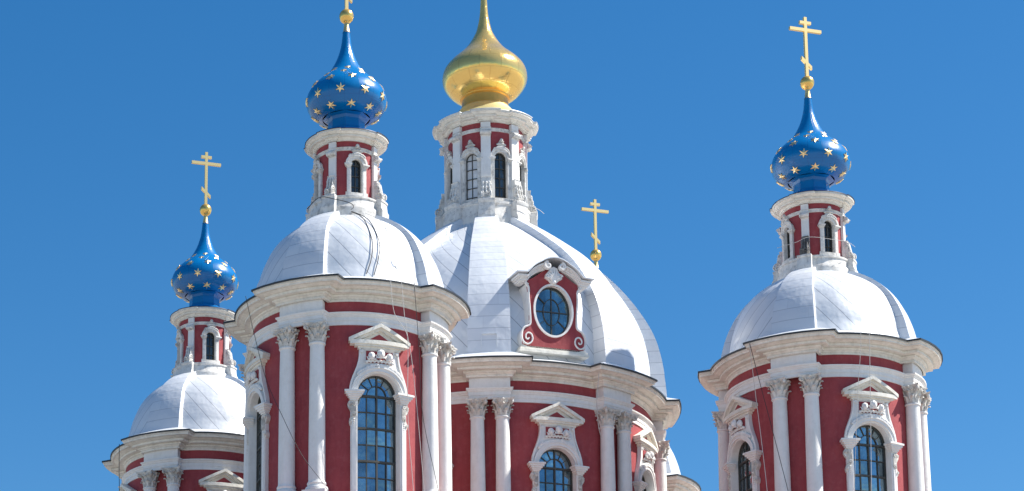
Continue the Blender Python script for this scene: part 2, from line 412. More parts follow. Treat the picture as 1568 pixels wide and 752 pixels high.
def big_window(R, tag):
    """returns mesh dict for a drum window centred on azimuth 0"""
    mq = cyl(R); mp = lambda s, z, d: mq(s*.89, z, d); ag, zs, zb = .78, 27.26, 22.9; a = ag/.89; D = {}
    su = MB()
    # bell-shaped upper panel around the arch
    n = 24; inner = arc(0, zs, a, pi, 0, n, .89); outer = []
    side = [(-1.19, 27.26), (-1.18, 27.5), (-1.13, 27.72), (-1.04, 27.95), (-.93, 28.18), (-.85, 28.42), (-.81, 28.65), (-.80, 28.92)]
    for i in range(9): t = i/8*7; k = int(min(6, t)); u = t-k; outer.append((side[k][0]+(side[k+1][0]-side[k][0])*u, side[k][1]+(side[k+1][1]-side[k][1])*u))
    for i in range(1, 8): outer.append((-.8+1.6*i/8, 28.92))
    outer += [(-p[0], p[1]) for p in outer[:9][::-1]]
    su.strip(outer, inner, -.02, .13, mp)
    # raised outline of the bell
    su.strip(outer, [(p[0]*.93, p[1]-(0 if abs(p[0]) > .79 else .05)) for p in outer], .12, .17, mp)
    su.strip(arc(0, zs, a+.19, pi, 0, n, .89), arc(0, zs, a+.05, pi, 0, n, .89), .12, .20, mp)
    su.strip(arc(0, zs, a+.235, pi, 0, n, .89), arc(0, zs, a+.18, pi, 0, n, .89), .125, .235, mp)
    su.strip(arc(0, zs, ag+.03, pi, 0, n), arc(0, zs, ag-.012, pi, 0, n), -.21, .125, mq)
    for sg in (-1, 1):
        su.bar(sg*(ag-.012), sg*(ag+.025), zb, zs, -.21, .145, mq, 1)
        pts = [mp(sg*(.70-.055*(1-t/16*.8)*cos(t*.9)), 28.80+.055*(1-t/16*.8)*sin(t*.9), .19) for t in range(16)]
        su.tube(pts, .022, 6)
        # piers
        su.bar(sg*.885, sg*1.14, zb, 27.06, -.02, .15, mp, 3)
        su.bar(sg*.93, sg*1.09, zb, 26.30, .14, .18, mp, 2)
        # lower reveals' bead
        for s0, s1, z0, z1, d in ((.87, 1.16, 26.98, 27.04, .20), (.82, 1.20, 27.04, 27.11, .24), (.76, 1.25, 27.11, 27.18, .29), (.70, 1.31, 27.18, 27.26, .33), (.64, 1.36, 27.26, 27.33, .37)):
            su.bar(sg*s0, sg*s1, z0, z1, -.015, d, mp, 4)
        # stone return behind the jamb
    D['surround'] = su
    for sg in (-1, 1):
        orn = MB()
        ear = []; N = 18
        for i in range(N+1):
            t = i/N; z = 26.97-.9*t; ear.append((sg*(1.14+.08*sin(t*9)*(1-t*.4)+.05*(1-t)), z))
        orn.strip(ear, [(sg*1.08, z) for _, z in ear], 0, .16, mp)
        for (ss, zz, r0) in ((1.01, 26.86, .07), (1.01, 26.5, .055), (1.16, 26.85, .05), (1.14, 26.2, .04)):
            orn.tube([mp(sg*ss+r0*(1-t/18*.8)*cos(t*.8), zz+r0*(1-t/18*.8)*sin(t*.8), .20) for t in range(18)], .02, 6)
        for k in range(4): orn.bar(sg*(.93+.045*k), sg*(.953+.045*k), 26.42-.05*(k % 2), 26.80, .15, .205, mp, 1)
        for k in range(5): orn.ball(mp(sg*1.01, 26.28-.08*k, .17), .045-.005*k, 1, .7, 1, 8, 6)
        D['bracket_carving' if sg < 0 else 'bracket_carving#'] = orn
    pe = MB()
    for s0, z0, z1, d in ((.86, 28.90, 28.985, .19), (.98, 28.985, 29.055, .26), (1.16, 29.055, 29.20, .31)):
        pe.bar(-s0, s0, z0, z1, -.01, d, mp, 12)
    def rake(s_out, z_out, z_ap, th, d):
        N = 8
        for sg in (-1, 1):
            A = [(sg*s_out*(1-i/N), z_out+(z_ap-z_out)*i/N) for i in range(N+1)]
            pe.strip(A, [(p[0], p[1]-th) for p in A], .01, d, mp)
    rake(1.21, 29.26, 29.83, .13, .33); rake(1.02, 29.215, 29.70, .10, .22)
    tp = [(-1.1+2.2*i/12, 29.2+.52*(1-abs(-1.1+2.2*i/12)/1.1)) for i in range(13)]
    pe.strip(tp, [(p[0], 29.19) for p in tp], .0, .10, mp)
    D['pediment'] = pe
    rp = MB(); rp.bar(-.54, .54, 28.40, 28.83, .10, .152, mp, 8); D['red_panel'] = rp
    tp = [(-.50+1.0*i/8, 29.215+.27*(1-abs(-.5+1.0*i/8)/.5)) for i in range(9)]
    ty = MB(); ty.strip(tp, [(p[0], 29.203) for p in tp], .05, .112, mp); D['tympanum'] = ty
    ch = MB()
    cherub(ch, mp, -.35, 28.61, .25, .125); cherub(ch, mp, 0, 28.69, .28, .145); cherub(ch, mp, .35, 28.61, .25, .125)
    for i in range(15):
        t = i/14*2-1; ch.ball(mp(t*.52, 28.45+.03*(i % 2)-.03*t*t, .19), .055, 1.1, .8, 1, 7, 5)
    for i in range(26):
        t = i/25*2-1; an = pi/2-t*.85; rr = a+.22+.05*random.random()
        ch.ball(mp(rr*cos(an), zs+rr*.89*sin(an)+.05, .18), .06+.03*random.random(), 1, .8, 1, 7, 5)
    D['cherub_relief'] = ch
    g, b = glazing(mq, ag, zs, zb, -.22, 'big'); D['glass'] = g; D['glazing_bars'] = b
    mats = dict(surround='white', bracket_carving='carved', pediment='cream', red_panel='red', tympanum='red', cherub_relief='white', glass='glass', glazing_bars='bars')
    return {k: mesh_of(k.strip('#') if k != 'surround' else 'window', v, mats[k.strip('#')]) for k, v in D.items()}
def put_window(parent, W, az, gm=None):
    o = link('window', W['surround'], parent, az)
    for k, me in W.items():
        if k != 'surround':
            c = link(k.strip('#'), me, o)
            if gm and k == 'glass':
                c.material_slots[0].link = 'OBJECT'; c.material_slots[0].material = MAT[gm]
    return o
def small_window(R, a, zs, zb, k, head):
    mp = cyl(R); D = {}; su = MB(); n = 16
    p0, p1 = a+.02*k, a+.17*k
    su.strip(arc(0, zs, a+.22*k, pi, 0, n), arc(0, zs, a, pi, 0, n), -.01, .10*k, mp)
    su.strip(arc(0, zs, a+.22*k, pi, 0, n), arc(0, zs, a+.13*k, pi, 0, n), .08*k, .15*k, mp)
    su.strip(arc(0, zs, a+.02, pi, 0, n), arc(0, zs, a-.006, pi, 0, n), -.13, .09*k, mp)
    for sg in (-1, 1):
        su.bar(sg*(a-.006), sg*(a+.025*k), zb, zs, -.13, .10*k, mp, 1)
        su.bar(sg*p0, sg*p1, zb-.15, zs-.12*k, -.01, .11*k, mp, 2)
        su.bar(sg*(p0-.005), sg*(p1+.05*k), zb-.15, zb+.02, -.01, .15*k, mp, 2)
        for e, z0, z1, d in ((.03, -.16, -.11, .14), (.06, -.11, -.06, .18), (.09, -.06, .0, .22)):
            su.bar(sg*(p0-e*k*.6), sg*(p1+e*k), zs+z0*k, zs+z1*k, -.012, d*k, mp, 2)
    su.bar(-p1-.02, p1+.02, zb-.15, zb, -.01, .14*k, mp, 4)
    D['surround'] = su
    ch = MB(); zt = zs+a+.20*k
    cherub(ch, mp, 0, head, .16*k, .085*k)
    for i in range(13):
        t = i/12*2-1; an = pi/2-t*.75; rr = a+.20*k+.04*random.random()
        ch.ball(mp(rr*cos(an), zs+rr*sin(an), .13*k), .055*k, 1, .8, 1, 7, 5)
    N = 8; A = arc(0, head-.14*k, .13*k, pi, 0, N, 1.3)
    ch.strip(A, [(p[0]*1.8, zs+a+.05*k) for p in A], 0, .12*k, mp)
    for i in range(9): t = i/8*2-1; ch.ball(mp(t*.2*k, head-.16*k-.05*k*t*t, .13*k), .05*k, 1, .8, 1, 7, 5)
    D['carved_keystone'] = ch
    g, b = glazing(mp, a, zs, zb, -.14, 'small'); D['glass'] = g; D['glazing_bars'] = b
    mats = dict(surround='stone', carved_keystone='carved', glass='glass_dark', glazing_bars='bars')
    return {k_: mesh_of(k_ if k_ != 'surround' else 'lantern_window', v, mats[k_]) for k_, v in D.items()}
def put_small(parent, W, az, gm=None):
    o = link('lantern_window', W['surround'], parent, az)
    for k, me in W.items():
        if k != 'surround':
            c = link(k, me, o)
            if gm and k == 'glass':
                c.material_slots[0].link = 'OBJECT'; c.material_slots[0].material = MAT[gm]
    return o

# ------------------------------------------------------------------ drum, cornice, dome
def interp(tab, x):
    if x <= tab[0][0]: return tab[0][1]
    for (a, b), (c, d) in zip(tab, tab[1:]):
        if x <= c: return b+(d-b)*(x-a)/(c-a)
    return tab[-1][1]
def smooth_prof(pts, n):
    """Catmull-Rom through (r,z) points"""
    P = [pts[0]]+pts+[pts[-1]]; out = []
    for i in range(1, len(P)-2):
        for k in range(n):
            t = k/n; q = []
            for c in (0, 1):
                a, b, d, e = P[i-1][c], P[i][c], P[i+1][c], P[i+2][c]
                q.append(.5*((2*b)+(-a+d)*t+(2*a-5*b+4*d-e)*t*t+(-a+3*b-3*d+e)*t**3))
            out.append(tuple(q))
    return out+[pts[-1]]
CORN = [(0, 30.70), (.095, 30.70), (.095, 30.775), (.075, 30.78), (.10, 30.80), (.13, 30.84), (.19, 30.86), (.20, 30.93), (.165, 30.935), (.20, 30.945), (.40, 30.95), (.40, 31.05),
        (.365, 31.055), (.42, 31.065), (.50, 31.08), (.57, 31.11), (.60, 31.12), (.565, 31.125), (.69, 31.13), (.70, 31.20), (.74, 31.215), (.74, 31.31)]
ARCH = [(-.1, 29.82), (0, 29.82), (0, 29.97), (.025, 29.975), (.025, 30.12), (.06, 30.14), (.07, 30.18), (.12, 30.22), (.13, 30.27), (-.1, 30.28)]
def storey(root, n, a0, Rw, Rk, w, domeP, ribP, ribW, sq):
    """drum with n column pairs at azimuths a0 + k*360/n"""
    mp = cyl(Rw); a, zs, zb = .78, 27.26, 22.9; sp = 1.35
    wall = MB()
    for k in range(n):
        th = a0+pi/n+2*pi*k/n; m2 = MB()
        cut_wall(m2, mp, sp, 20, 30.75, a, zs, zb, .5)
        c, s = cos(th), sin(th); wall.add([(x*c-y*s, x*s+y*c, z) for x, y, z in m2.v], m2.f)
        b0 = th+sp/Rw; b1 = th+2*pi/n-sp/Rw; N = 10
        wall.grid([[(Rw*sin(b0+(b1-b0)*i/N), -Rw*cos(b0+(b1-b0)*i/N), z) for i in range(N+1)] for z in (20, 30.75)])
    obj('drum_wall', wall, 'red', root)
    # square plinth storey that carries the drum (below the picture)
    pl = MB(); pl.bar(-sq, sq, 0, 22.4, -sq, sq, flat(0), 1); obj('lower_storey', pl, 'base', root)
    ar = MB(); loft(ar, n, a0, Rw+.05, Rk-.02, w, ARCH, .9); obj('architrave', ar, 'white', root, 18)
    co = MB(); loft(co, n, a0, Rw-.06, Rk, w, CORN, 1.12); obj('cornice', co, 'cream', root, 16)
    for k in range(n):
        fb = MB(); be = asin((w)/Rk); th = a0+2*pi*k/n; N = 8
        A = [th-be+2*be*i/N for i in range(N+1)]
        for r0, z0, z1 in ((Rk-.03, 30.262, 30.72),):
            rows = [[(Rw*sin(A[0]), -Rw*cos(A[0]), z)]+[(r0*sin(t), -r0*cos(t), z) for t in A]+[(Rw*sin(A[-1]), -Rw*cos(A[-1]), z)] for z in (z0, z1)]
            fb.grid(rows)
        obj('frieze_block', fb, 'white', root)
        pd = MB(); wp = w+.08; 
        A2 = [(-wp+2*wp*i/6) for i in range(7)]; m3 = cyl(Rk-.42)
        pd.bar(-wp, wp, 22.4, 23.40, -.5, .42, m3, 6); pd.bar(-wp-.06, wp+.06, 23.40, 23.52, -.5, .47, m3, 6)
        obj('column_pedestal', pd, 'white', root, rz=th)
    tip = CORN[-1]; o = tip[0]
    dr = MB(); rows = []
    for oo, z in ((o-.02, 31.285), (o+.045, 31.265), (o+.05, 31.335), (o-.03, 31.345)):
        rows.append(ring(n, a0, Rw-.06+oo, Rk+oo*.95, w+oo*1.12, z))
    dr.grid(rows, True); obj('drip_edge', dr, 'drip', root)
    # sloping tin over the cornice
    zb_ = domeP[0][1]
    fl = MB(); rows = []
    for t in (0, .5, 1):
        rb = (Rw-.06+o+.02)*(1-t)+(domeP[0][0]-.05)*t; rk = (Rk+o*.95+.02)*(1-t)+(ribP[0][0]-.02)*t
        ww = (w+o*1.12+.01)*(1-t)+(ribW[0][1]+.02)*t; z = 31.345*(1-t)+(zb_+.02)*t
        rows.append(ring(n, a0, rb, rk, ww, z))
    fl.grid(rows, True); 
    # dome bays
    D = MB(); prof = smooth_prof(domeP, 4); per = .92
    for k in range(n):
        c0 = a0+2*pi*k/n; N = 18; rows = []; uvs = []; L = 0; last = None
        hand = -1 if (n == 4 and k == 3) else 1
        for r, z in prof:
            if last: L += hypot(r-last[0], z-last[1])
            last = (r, z); row = []
            for i in range(N+1):
                t = i/N; aa = c0+2*pi/n*t; row.append((r*sin(aa), -r*cos(aa), z))
                s = (t-.5)*2*pi/n*domeP[0][0]*(.8 if n == 4 else .75)
                uvs.append(((L+1.5*s*hand)/per+.3, (s-.5*L)/1.1))
            rows.append(row)
        D.grid(rows, uvs=uvs)
    d = obj('dome', D, 'dome', root, 60)
    link('dome_flashing', mesh_of('dome_flashing', fl, 'flash'), d)
    rp = smooth_prof(ribP, 4); rme = None
    for k in range(n):
        if rme is None:
            rb = MB(); rows = []; uvs = []; L = 0; last = None; N = 8
            for r, z in rp:
                if last: L += hypot(r-last[0], z-last[1])
                last = (r, z); ww = interp([(q[0], q[1]) for q in ribW], z)
                bay = interp([(q[1], q[0]) for q in domeP], z)-.06
                be = asin(min(.95, ww/r)); row = []
                bi = asin(min(.95, ww/bay))
                row.append((-bay*sin(bi), -bay*cos(bi), z)); uvs.append((L/.52, -1))
                for i in range(N+1):
                    t = -be+2*be*i/N; row.append((r*sin(t), -r*cos(t), z)); uvs.append((L/.52, i/N*1.3))
                row.append((bay*sin(bi), -bay*cos(bi), z)); uvs.append((L/.52, 3))
                rows.append(row)
            rb.grid(rows, uvs=uvs); rme = mesh_of('dome_rib', rb, 'rib', 28)
        link('dome_rib', rme, d, a0+2*pi*k/n)
    return d

def spiral(mb, mp, s, z, d, r0, r, turns=1.6, a0=0, sg=1, n=26):
    pts = []
    for i in range(n+1):
        t = i/n; q = r0*(1-.82*t); an = a0+sg*turns*2*pi*t
        pts.append(mp(s+q*cos(an), z+q*sin(an), d))
    mb.tube(pts, r, 6, [r*(1-.3*i/n) for i in range(n+1)])

def radial(az, tw=0):
    """map (s = distance from axis, z, d = tangential) for brackets standing out radially"""
    return lambda s, z, d: (s*sin(az)+d*cos(az), -s*cos(az)+d*sin(az), z)
def lantern(root, n, a0, z0, Rw, Rk, zt, pw, wins, k, Wm):
    """z0 bottom of base, zt top of wall; k = detail scale"""
    wall = MB(); mp = cyl(Rw); a, zs, zb = wins; sp = a+.12
    for i in range(n):
        th = a0+pi/n+2*pi*i/n; m2 = MB(); cut_wall(m2, mp, sp, z0, zt+.1, a, zs, zb, .2, 12)
        c, s = cos(th), sin(th); wall.add([(x*c-y*s, x*s+y*c, z) for x, y, z in m2.v], m2.f)
        b0 = th+sp/Rw; b1 = th+2*pi/n-sp/Rw; N = 8
        wall.grid([[(Rw*sin(b0+(b1-b0)*j/N), -Rw*cos(b0+(b1-b0)*j/N), z) for j in range(N+1)] for z in (z0, zt+.1)])
    obj('lantern_wall', wall, 'red', root)
    hb = zb-.15-z0
    ba = MB(); B = [(.34*k, -.35), (.34*k, 0), (.34*k, .05), (.27*k, hb*.30), (.25*k, hb*.75), (.29*k, hb*.82), (.29*k, hb*.95), (.0, hb)]
    ba.grid([ring(n, a0, Rw+o, Rk+.12*k+o*.9, pw*.5+.10*k+o*.12, z0+z) for o, z in B], True); obj('lantern_base', ba, 'stone', root)
    bd = MB(); loft(bd, n, a0, Rw+.02, Rk-.06*k, pw*.5, [(-.05, zt-.36*k), (.0, zt-.36*k), (.02*k, zt-.34*k), (.02*k, zt-.26*k), (.05*k, zt-.25*k), (.05*k, zt-.22*k), (-.05, zt-.21*k)], .5); obj('lantern_band', bd, 'stone', root)
    co = MB(); C = [(-.02, .04), (.04, .04), (.04, .09), (.08, .10), (.11, .16), (.10, .165), (.22, .17), (.22, .24), (.19, .245), (.26, .26), (.31, .30), (.32, .315), (.38, .32), (.38, .40)]
    loft(co, n, a0, Rw+.03, Rk-.02*k, pw*.5+.02, [(o*k*(1.28 if n == 8 else 1.1), zt+z*k) for o, z in C], .8); obj('lantern_cornice', co, 'cream', root, 16)
    dr = MB(); dr.grid([ring(n, a0, Rw+.03+o*k, Rk-.02*k+o*k*.95, pw*.5+.02+o*k*.8, zt+z) for o, z in (((.487 if n == 8 else .418), .40*k), ((.52 if n == 8 else .45), .40*k-.005), ((.515 if n == 8 else .445), .40*k+.02), (.2, .40*k+.04), (-.2*1, .40*k+.06))], True)
    if n == 4: obj('lantern_roof_edge', dr, 'blue_edge', root)
    else: obj('lantern_roof_edge', dr, 'flash', root)
    # pilasters, capitals, scrolls
    pi_ = MB(); m3 = cyl(Rk); pi_.bar(-pw/2, pw/2, z0+hb*.8, zt+.02, -.25*k, -.03*k, m3, 3)
    cp = MB()
    zc0, zc1 = zt-.62*k, zt-.36*k
    cp.bar(-pw/2-.02, pw/2+.02, zc1-.04*k, zc1, -.1, .05*k, m3, 2); cp.bar(-pw/2-.01, pw/2+.01, zc0, zc0+.04*k, -.1, .02*k, m3, 2)
    for q in range(4): cp.bar(-pw/2+.02+q*(pw-.04)/4+.008, -pw/2+.02+(q+1)*(pw-.04)/4-.008, zc0+.04*k, zc1-.05*k, -.1, .02*k+.015*(q % 2), m3, 1)
    mr = radial(0)
    for sg in (-1, 1): spiral(cp, mr, Rk+.07*k, zc1-.14*k, sg*(pw/2+.005), .09*k, .028*k, 1.5, 0, sg)
    cp.tube([mr(Rk+.07*k, zc1-.14*k, -pw/2-.02), mr(Rk+.07*k, zc1-.14*k, pw/2+.02)], .085*k, 10)
    cp.ball(m3(0, (zc0+zc1)/2, .05*k), .07*k, 1, .7, 1, 10, 8)
    br = MB(); zb0 = z0+hb*.93; H = (1.06 if n == 8 else .88)*k
    prof = []
    for i in range(15):
        t = i/14; prof.append((Rk-.02+.10*k+.27*k*(1-t)**1.6*(.75+.25*sin(t*9+1.2)), zb0+H*t))
    mps = [mr(*p, -pw*.48) for p in prof]
    rows = [[mr(Rk-.2, p[1], -pw*.46) for p in prof], [mr(*p, -pw*.46) for p in prof], [mr(*p, pw*.46) for p in prof], [mr(Rk-.2, p[1], pw*.46) for p in prof]]
    br.grid(rows); top = prof[-1]
    br.strip([(Rk-.2, zb0+H), (top[0], zb0+H)], [(Rk-.2, zb0+H+.03), (top[0]+.02, zb0+H+.03)], -pw*.48, pw*.48, mr)
    for sg in (-1, 1):
        spiral(br, mr, Rk+.17*k, zb0+.24*k, sg*pw*.47, .19*k, .035*k, 1.7, -.6, sg)
        spiral(br, mr, Rk+.06*k, zb0+.68*k, sg*pw*.47, .10*k, .025*k, 1.4, 2.2, -sg)
    for q in range(3): br.tube([m3(-pw*.3+q*pw*.3, zb0+.1*k, .30*k), m3(-pw*.3+q*pw*.3, zb0+.45*k, .19*k), m3(-pw*.3+q*pw*.3, zb0+.8*k, .12*k)], .035*k, 6)
    for q in range(12): br.ball(m3((-1+(q % 3))*pw*.30, zb0+H*(.10+.22*(q//3)), (.27-.05*(q//3))*k), .055*k, 1, .9, 1.3, 8, 6)
    for q in (-1, 1): spiral(br, lambda s_, z_, d_: m3(s_, z_, d_), q*pw*.22, zb0+.22*k, .31*k, .09*k, .022*k, 1.4, 0, q)
    mes = [mesh_of('pilaster', pi_, 'white'), mesh_of('pilaster_capital', cp, 'stone'), mesh_of('scroll_bracket', br, 'stone')]
    out = []
    for i in range(n):
        th = a0+2*pi*i/n
        p = link('pilaster', mes[0], root, th); link('pilaster_capital', mes[1], p); out.append(link('scroll_bracket', mes[2], root, th))
    return out
MAT['blue_edge'] = simple('dark_blue_tin', (.006,.03,.09), .4, .2, .2)

def cross_mesh(z0, k=1):
    mb = MB(); m = flat(0); t = .055*k; w = .062*k
    mb.bar(-w, w, z0-.05, z0+2.54*k, -t, t, m, 1)
    mb.bar(-.70*k, -w, z0+1.92*k, z0+2.05*k, -t, t, m, 1); mb.bar(w, .70*k, z0+1.92*k, z0+2.05*k, -t, t, m, 1)
    mb.bar(-.25*k, -w, z0+2.24*k, z0+2.36*k, -t, t, m, 1); mb.bar(w, .25*k, z0+2.24*k, z0+2.36*k, -t, t, m, 1)
    for sg in (-1, 1):
        A = [(sg*w, z0+(.63-sg*.055)*k), (sg*.22*k, z0+(.63-sg*.20)*k)]
        mb.strip(A, [(p[0], p[1]-.15*k) for p in A], -t, t, m)
    return mb
def star_mesh(r=.195):
    mb = MB(); P = []
    for i in range(12):
        q = r if i % 2 == 0 else r*.42; a = pi*i/6+pi/2; P.append((q*cos(a), q*sin(a)))
    vs = [(0, 0, .05)]+[(x, y, .012 if i % 2 == 0 else .018) for i, (x, y) in enumerate(P)]+[(x, y, -.03) for x, y in P]
    fs = [(0, 1+i, 1+(i+1) % 12) for i in range(12)]+[(1+i, 13+i, 13+(i+1) % 12, 1+(i+1) % 12) for i in range(12)]
    mb.add(vs, fs); return mesh_of('star', mb, 'gold_star', 5)
STAR = star_mesh()

# ------------------------------------------------------------------ corner tower
def tower(x, y, label, first_label=None):
    root = bpy.data.objects.new('corner_tower', None); sc.collection.objects.link(root); root.location = (x, y, 0)
    root['label'] = label; root['category'] = 'tower'; root['group'] = 'red and white corner towers around the big dome'
    a0 = -pi/4
    ribP = [(3.80, 31.66), (3.69, 32.1), (3.62, 32.4), (3.53, 32.7), (3.42, 33.0), (3.28, 33.3), (3.12, 33.6), (2.91, 33.9), (2.64, 34.2), (2.29, 34.5), (1.83, 34.8), (1.40, 35.0)]
    domeP = [(r-(.34-.2*i/11), z-(.0 if i < 8 else .03*(i-7))) for i, (r, z) in enumerate(ribP)]; domeP[0] = (domeP[0][0]+.02, 31.66)
    storey(root, 4, a0, 3.44, 3.86, .86, domeP, ribP, [(31.6, .86), (33.0, .74), (34.2, .55), (35.1, .36)], 4.5)
    for k in range(4):
        for sg in (-1, 1): put_column(root, 3.66, a0+k*pi/2+sg*R_(9.4))
    W = big_window(3.44, 't')
    for k in range(4): put_window(root, W, k*pi/2)
    LW = small_window(1.12, .215, 36.74, 35.60, .85, 37.42)
    br = lantern(root, 4, a0, 34.93, 1.12, 1.25, 37.62, .30, (.215, 36.74, 35.60), .93, LW)
    for k in range(4): put_small(root, LW, k*pi/2)
    # onion
    neck = [(1.50, 38.02), (1.46, 38.06), (1.30, 38.10), (1.02, 38.22), (.86, 38.34), (.84, 38.40), (.74, 38.44), (.70, 38.52), (.69, 38.86), (.75, 38.96), (.90, 39.02)]
    on = [(.90, 39.02), (1.08, 39.07), (1.27, 39.18), (1.41, 39.34), (1.495, 39.54), (1.52, 39.72), (1.49, 39.90), (1.41, 40.10), (1.27, 40.30), (1.08, 40.50), (.88, 40.68), (.70, 40.84), (.555, 41.06), (.44, 41.28), (.345, 41.5), (.265, 41.75), (.205, 42.0), (.165, 42.3), (.135, 42.6)]
    NK = MB(); NK.lathe(neck, 8, 1, 8, uv=True, rot=pi/8); nk = obj('onion_neck', NK, 'blue', root, 20)
    ON = MB(); onp = smooth_prof(on, 3); ON.lathe(onp, 48, 1.4, 16, uv=True); ob = obj('onion_dome', ON, 'blue', root, 60)
    def at(z):
        for i in range(len(onp)-1):
            if onp[i][1] <= z <= onp[i+1][1] and z > 39.0:
                (r0, z0), (r1, z1) = onp[i], onp[i+1]; t = (z-z0)/(z1-z0); nx, nz = (z1-z0), -(r1-r0); L = hypot(nx, nz)
                return r0+(r1-r0)*t, nx/L, nz/L
    rows = [(39.14, 10, -11), (39.64, 10, -28), (40.22, 10, -10), (40.56, 9, -25), (40.84, 8, -15)]
    for z, n, ph in rows:
        r, nx, nz = at(z)
        for i in range(n):
            a = R_(ph)+2*pi*i/n; N = Vector((nx*sin(a), -nx*cos(a), nz)); T = Vector((cos(a), sin(a), 0)); U = N.cross(T)
            mt = Matrix((T, U, N)).transposed().to_4x4(); mt = mt @ Matrix.Rotation(random.uniform(-.25, .25), 4, 'Z')
            if z > 40.5: mt = mt @ Matrix.Scale(.68, 4)
            elif z > 40.2: mt = mt @ Matrix.Scale(.9, 4)
            mt.translation = Vector((r*sin(a), -r*cos(a), z))
            s = link('star', STAR, ob); s.matrix_local = mt
    fi = MB(); fi.lathe([(.15, 42.56), (.125, 42.60), (.10, 42.80), (.085, 42.99), (.0, 42.99)], 20); obj('finial_collar', fi, 'gold_matte', root)
    o = MB(); o.lathe([(max(.0, .275*cos(t)), 43.24+.295*sin(t)) for t in [(-pi/2)+pi*i/20 for i in range(21)]], 28); obj('orb', o, 'gold', root, 80)
    obj('cross', cross_mesh(43.54), 'gold_matte', root)
    return root, br
L, LBR = tower(-9.77, -9.75, 'nearest corner tower left of the gold dome, its cross cut off by the picture top')
Rt = copy_tree(L); Rt.location.x = 9.77; Rt['label'] = 'corner tower standing alone at the right, full cross on its starry blue dome'
FL = copy_tree(L); FL.location = (-9.77, 9.75, 0); FL['label'] = 'smallest corner tower at far left, partly behind the nearest tower'
FR = copy_tree(L); FR.location = (9.77, 9.75, 0); FR['label'] = 'corner tower behind the big white dome, only its gold cross and a dome edge showing'
for t_, dz in ((L, .19), (Rt, .06)):
    for c in t_.children:
        if t_ is Rt and c.name.startswith('onion_dome'): c.rotation_euler.z = R_(-12)
        if c.name.split('.')[0] in ('lantern_wall', 'lantern_base', 'lantern_band', 'lantern_cornice', 'lantern_roof_edge', 'pilaster', 'scroll_bracket', 'lantern_window', 'onion_neck', 'onion_dome', 'finial_collar', 'orb', 'cross'):
            c.location.z += dz
def kids(o):
    for c in o.children: yield c; yield from kids(c)
for c in kids(Rt):
    if c.name.startswith('scroll_bracket') and abs(c.rotation_euler.z+pi/4) < .01:
        c.material_slots[0].link = 'OBJECT'; c.material_slots[0].material = MAT['soot']; c['label'] = 'soot blackened carved scroll bracket'

# ------------------------------------------------------------------ central tower
ct = bpy.data.objects.new('central_tower', None); sc.collection.objects.link(ct)
ct['label'] = 'big central drum and white ribbed dome with gold onion on top'; ct['category'] = 'tower'
c0 = -pi/8
ribP = [(7.36, 31.66), (7.33, 32.1), (7.29, 32.5), (7.24, 33.0), (7.13, 33.6), (6.97, 34.2), (6.72, 34.8), (6.38, 35.4), (5.98, 36.0), (5.51, 36.6), (4.94, 37.2), (4.25, 37.8), (3.52, 38.4), (2.75, 39.0), (2.05, 39.5)]
domeP = [(r-(.64-.44*i/14), z-(.0 if i < 9 else .03*(i-8))) for i, (r, z) in enumerate(ribP)]; domeP[0] = (domeP[0][0], 31.66)
storey(ct, 8, c0, 6.70, 7.18, .80, domeP, ribP, [(31.6, .85), (34, .82), (37, .68), (39.6, .46)], 5.2)
for k in range(8):
    for sg in (-1, 1): put_column(ct, 6.98, c0+k*pi/4+sg*R_(4.0))
CW = big_window(6.70, 'c')
for k in range(8): put_window(ct, CW, k*pi/4)
CLW = small_window(1.60, .285, 42.25, 40.42, .86, 43.02)
lantern(ct, 8, c0, 39.45, 1.60, 1.80, 43.82, .42, (.285, 42.25, 40.42), 1.0, CLW)
for k in range(8): put_small(ct, CLW, k*pi/4, 'glass_grey' if k == 7 else None)
SK = MB(); SK.lathe([(2.06, 44.25), (2.0, 44.29), (1.75, 44.5), (1.45, 44.72), (1.22, 44.95), (1.08, 45.12)], 32); obj('gilded_skirt', SK, 'gold_skirt', ct, 50)
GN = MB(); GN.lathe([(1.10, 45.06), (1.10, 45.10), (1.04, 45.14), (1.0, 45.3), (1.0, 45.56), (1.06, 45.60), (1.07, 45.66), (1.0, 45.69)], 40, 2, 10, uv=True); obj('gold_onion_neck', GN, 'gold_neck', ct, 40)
GO = MB(); go = [(.95, 45.62), (1.10, 45.66), (1.30, 45.76), (1.50, 45.92), (1.69, 46.16), (1.79, 46.38), (1.825, 46.60), (1.79, 46.86), (1.69, 47.08), (1.50, 47.32), (1.25, 47.56), (.99, 47.80), (.78, 48.04), (.605, 48.3), (.465, 48.55), (.35, 48.8), (.285, 49.05), (.23, 49.3), (.185, 49.6), (.16, 49.9), (.14, 50.3), (.12, 50.9), (.10, 51.5)]
GO.lathe(smooth_prof(go, 3), 64, 1.7, 12, uv=True); obj('gold_onion_dome', GO, 'gold_sheet', ct, 60)
o = MB(); o.lathe([(max(.0, .34*cos(t)), 51.75+.34*sin(t)) for t in [(-pi/2)+pi*i/20 for i in range(21)]], 28); obj('orb', o, 'gold', ct, 80)
obj('cross', cross_mesh(52.05, 1.2), 'gold_matte', ct)

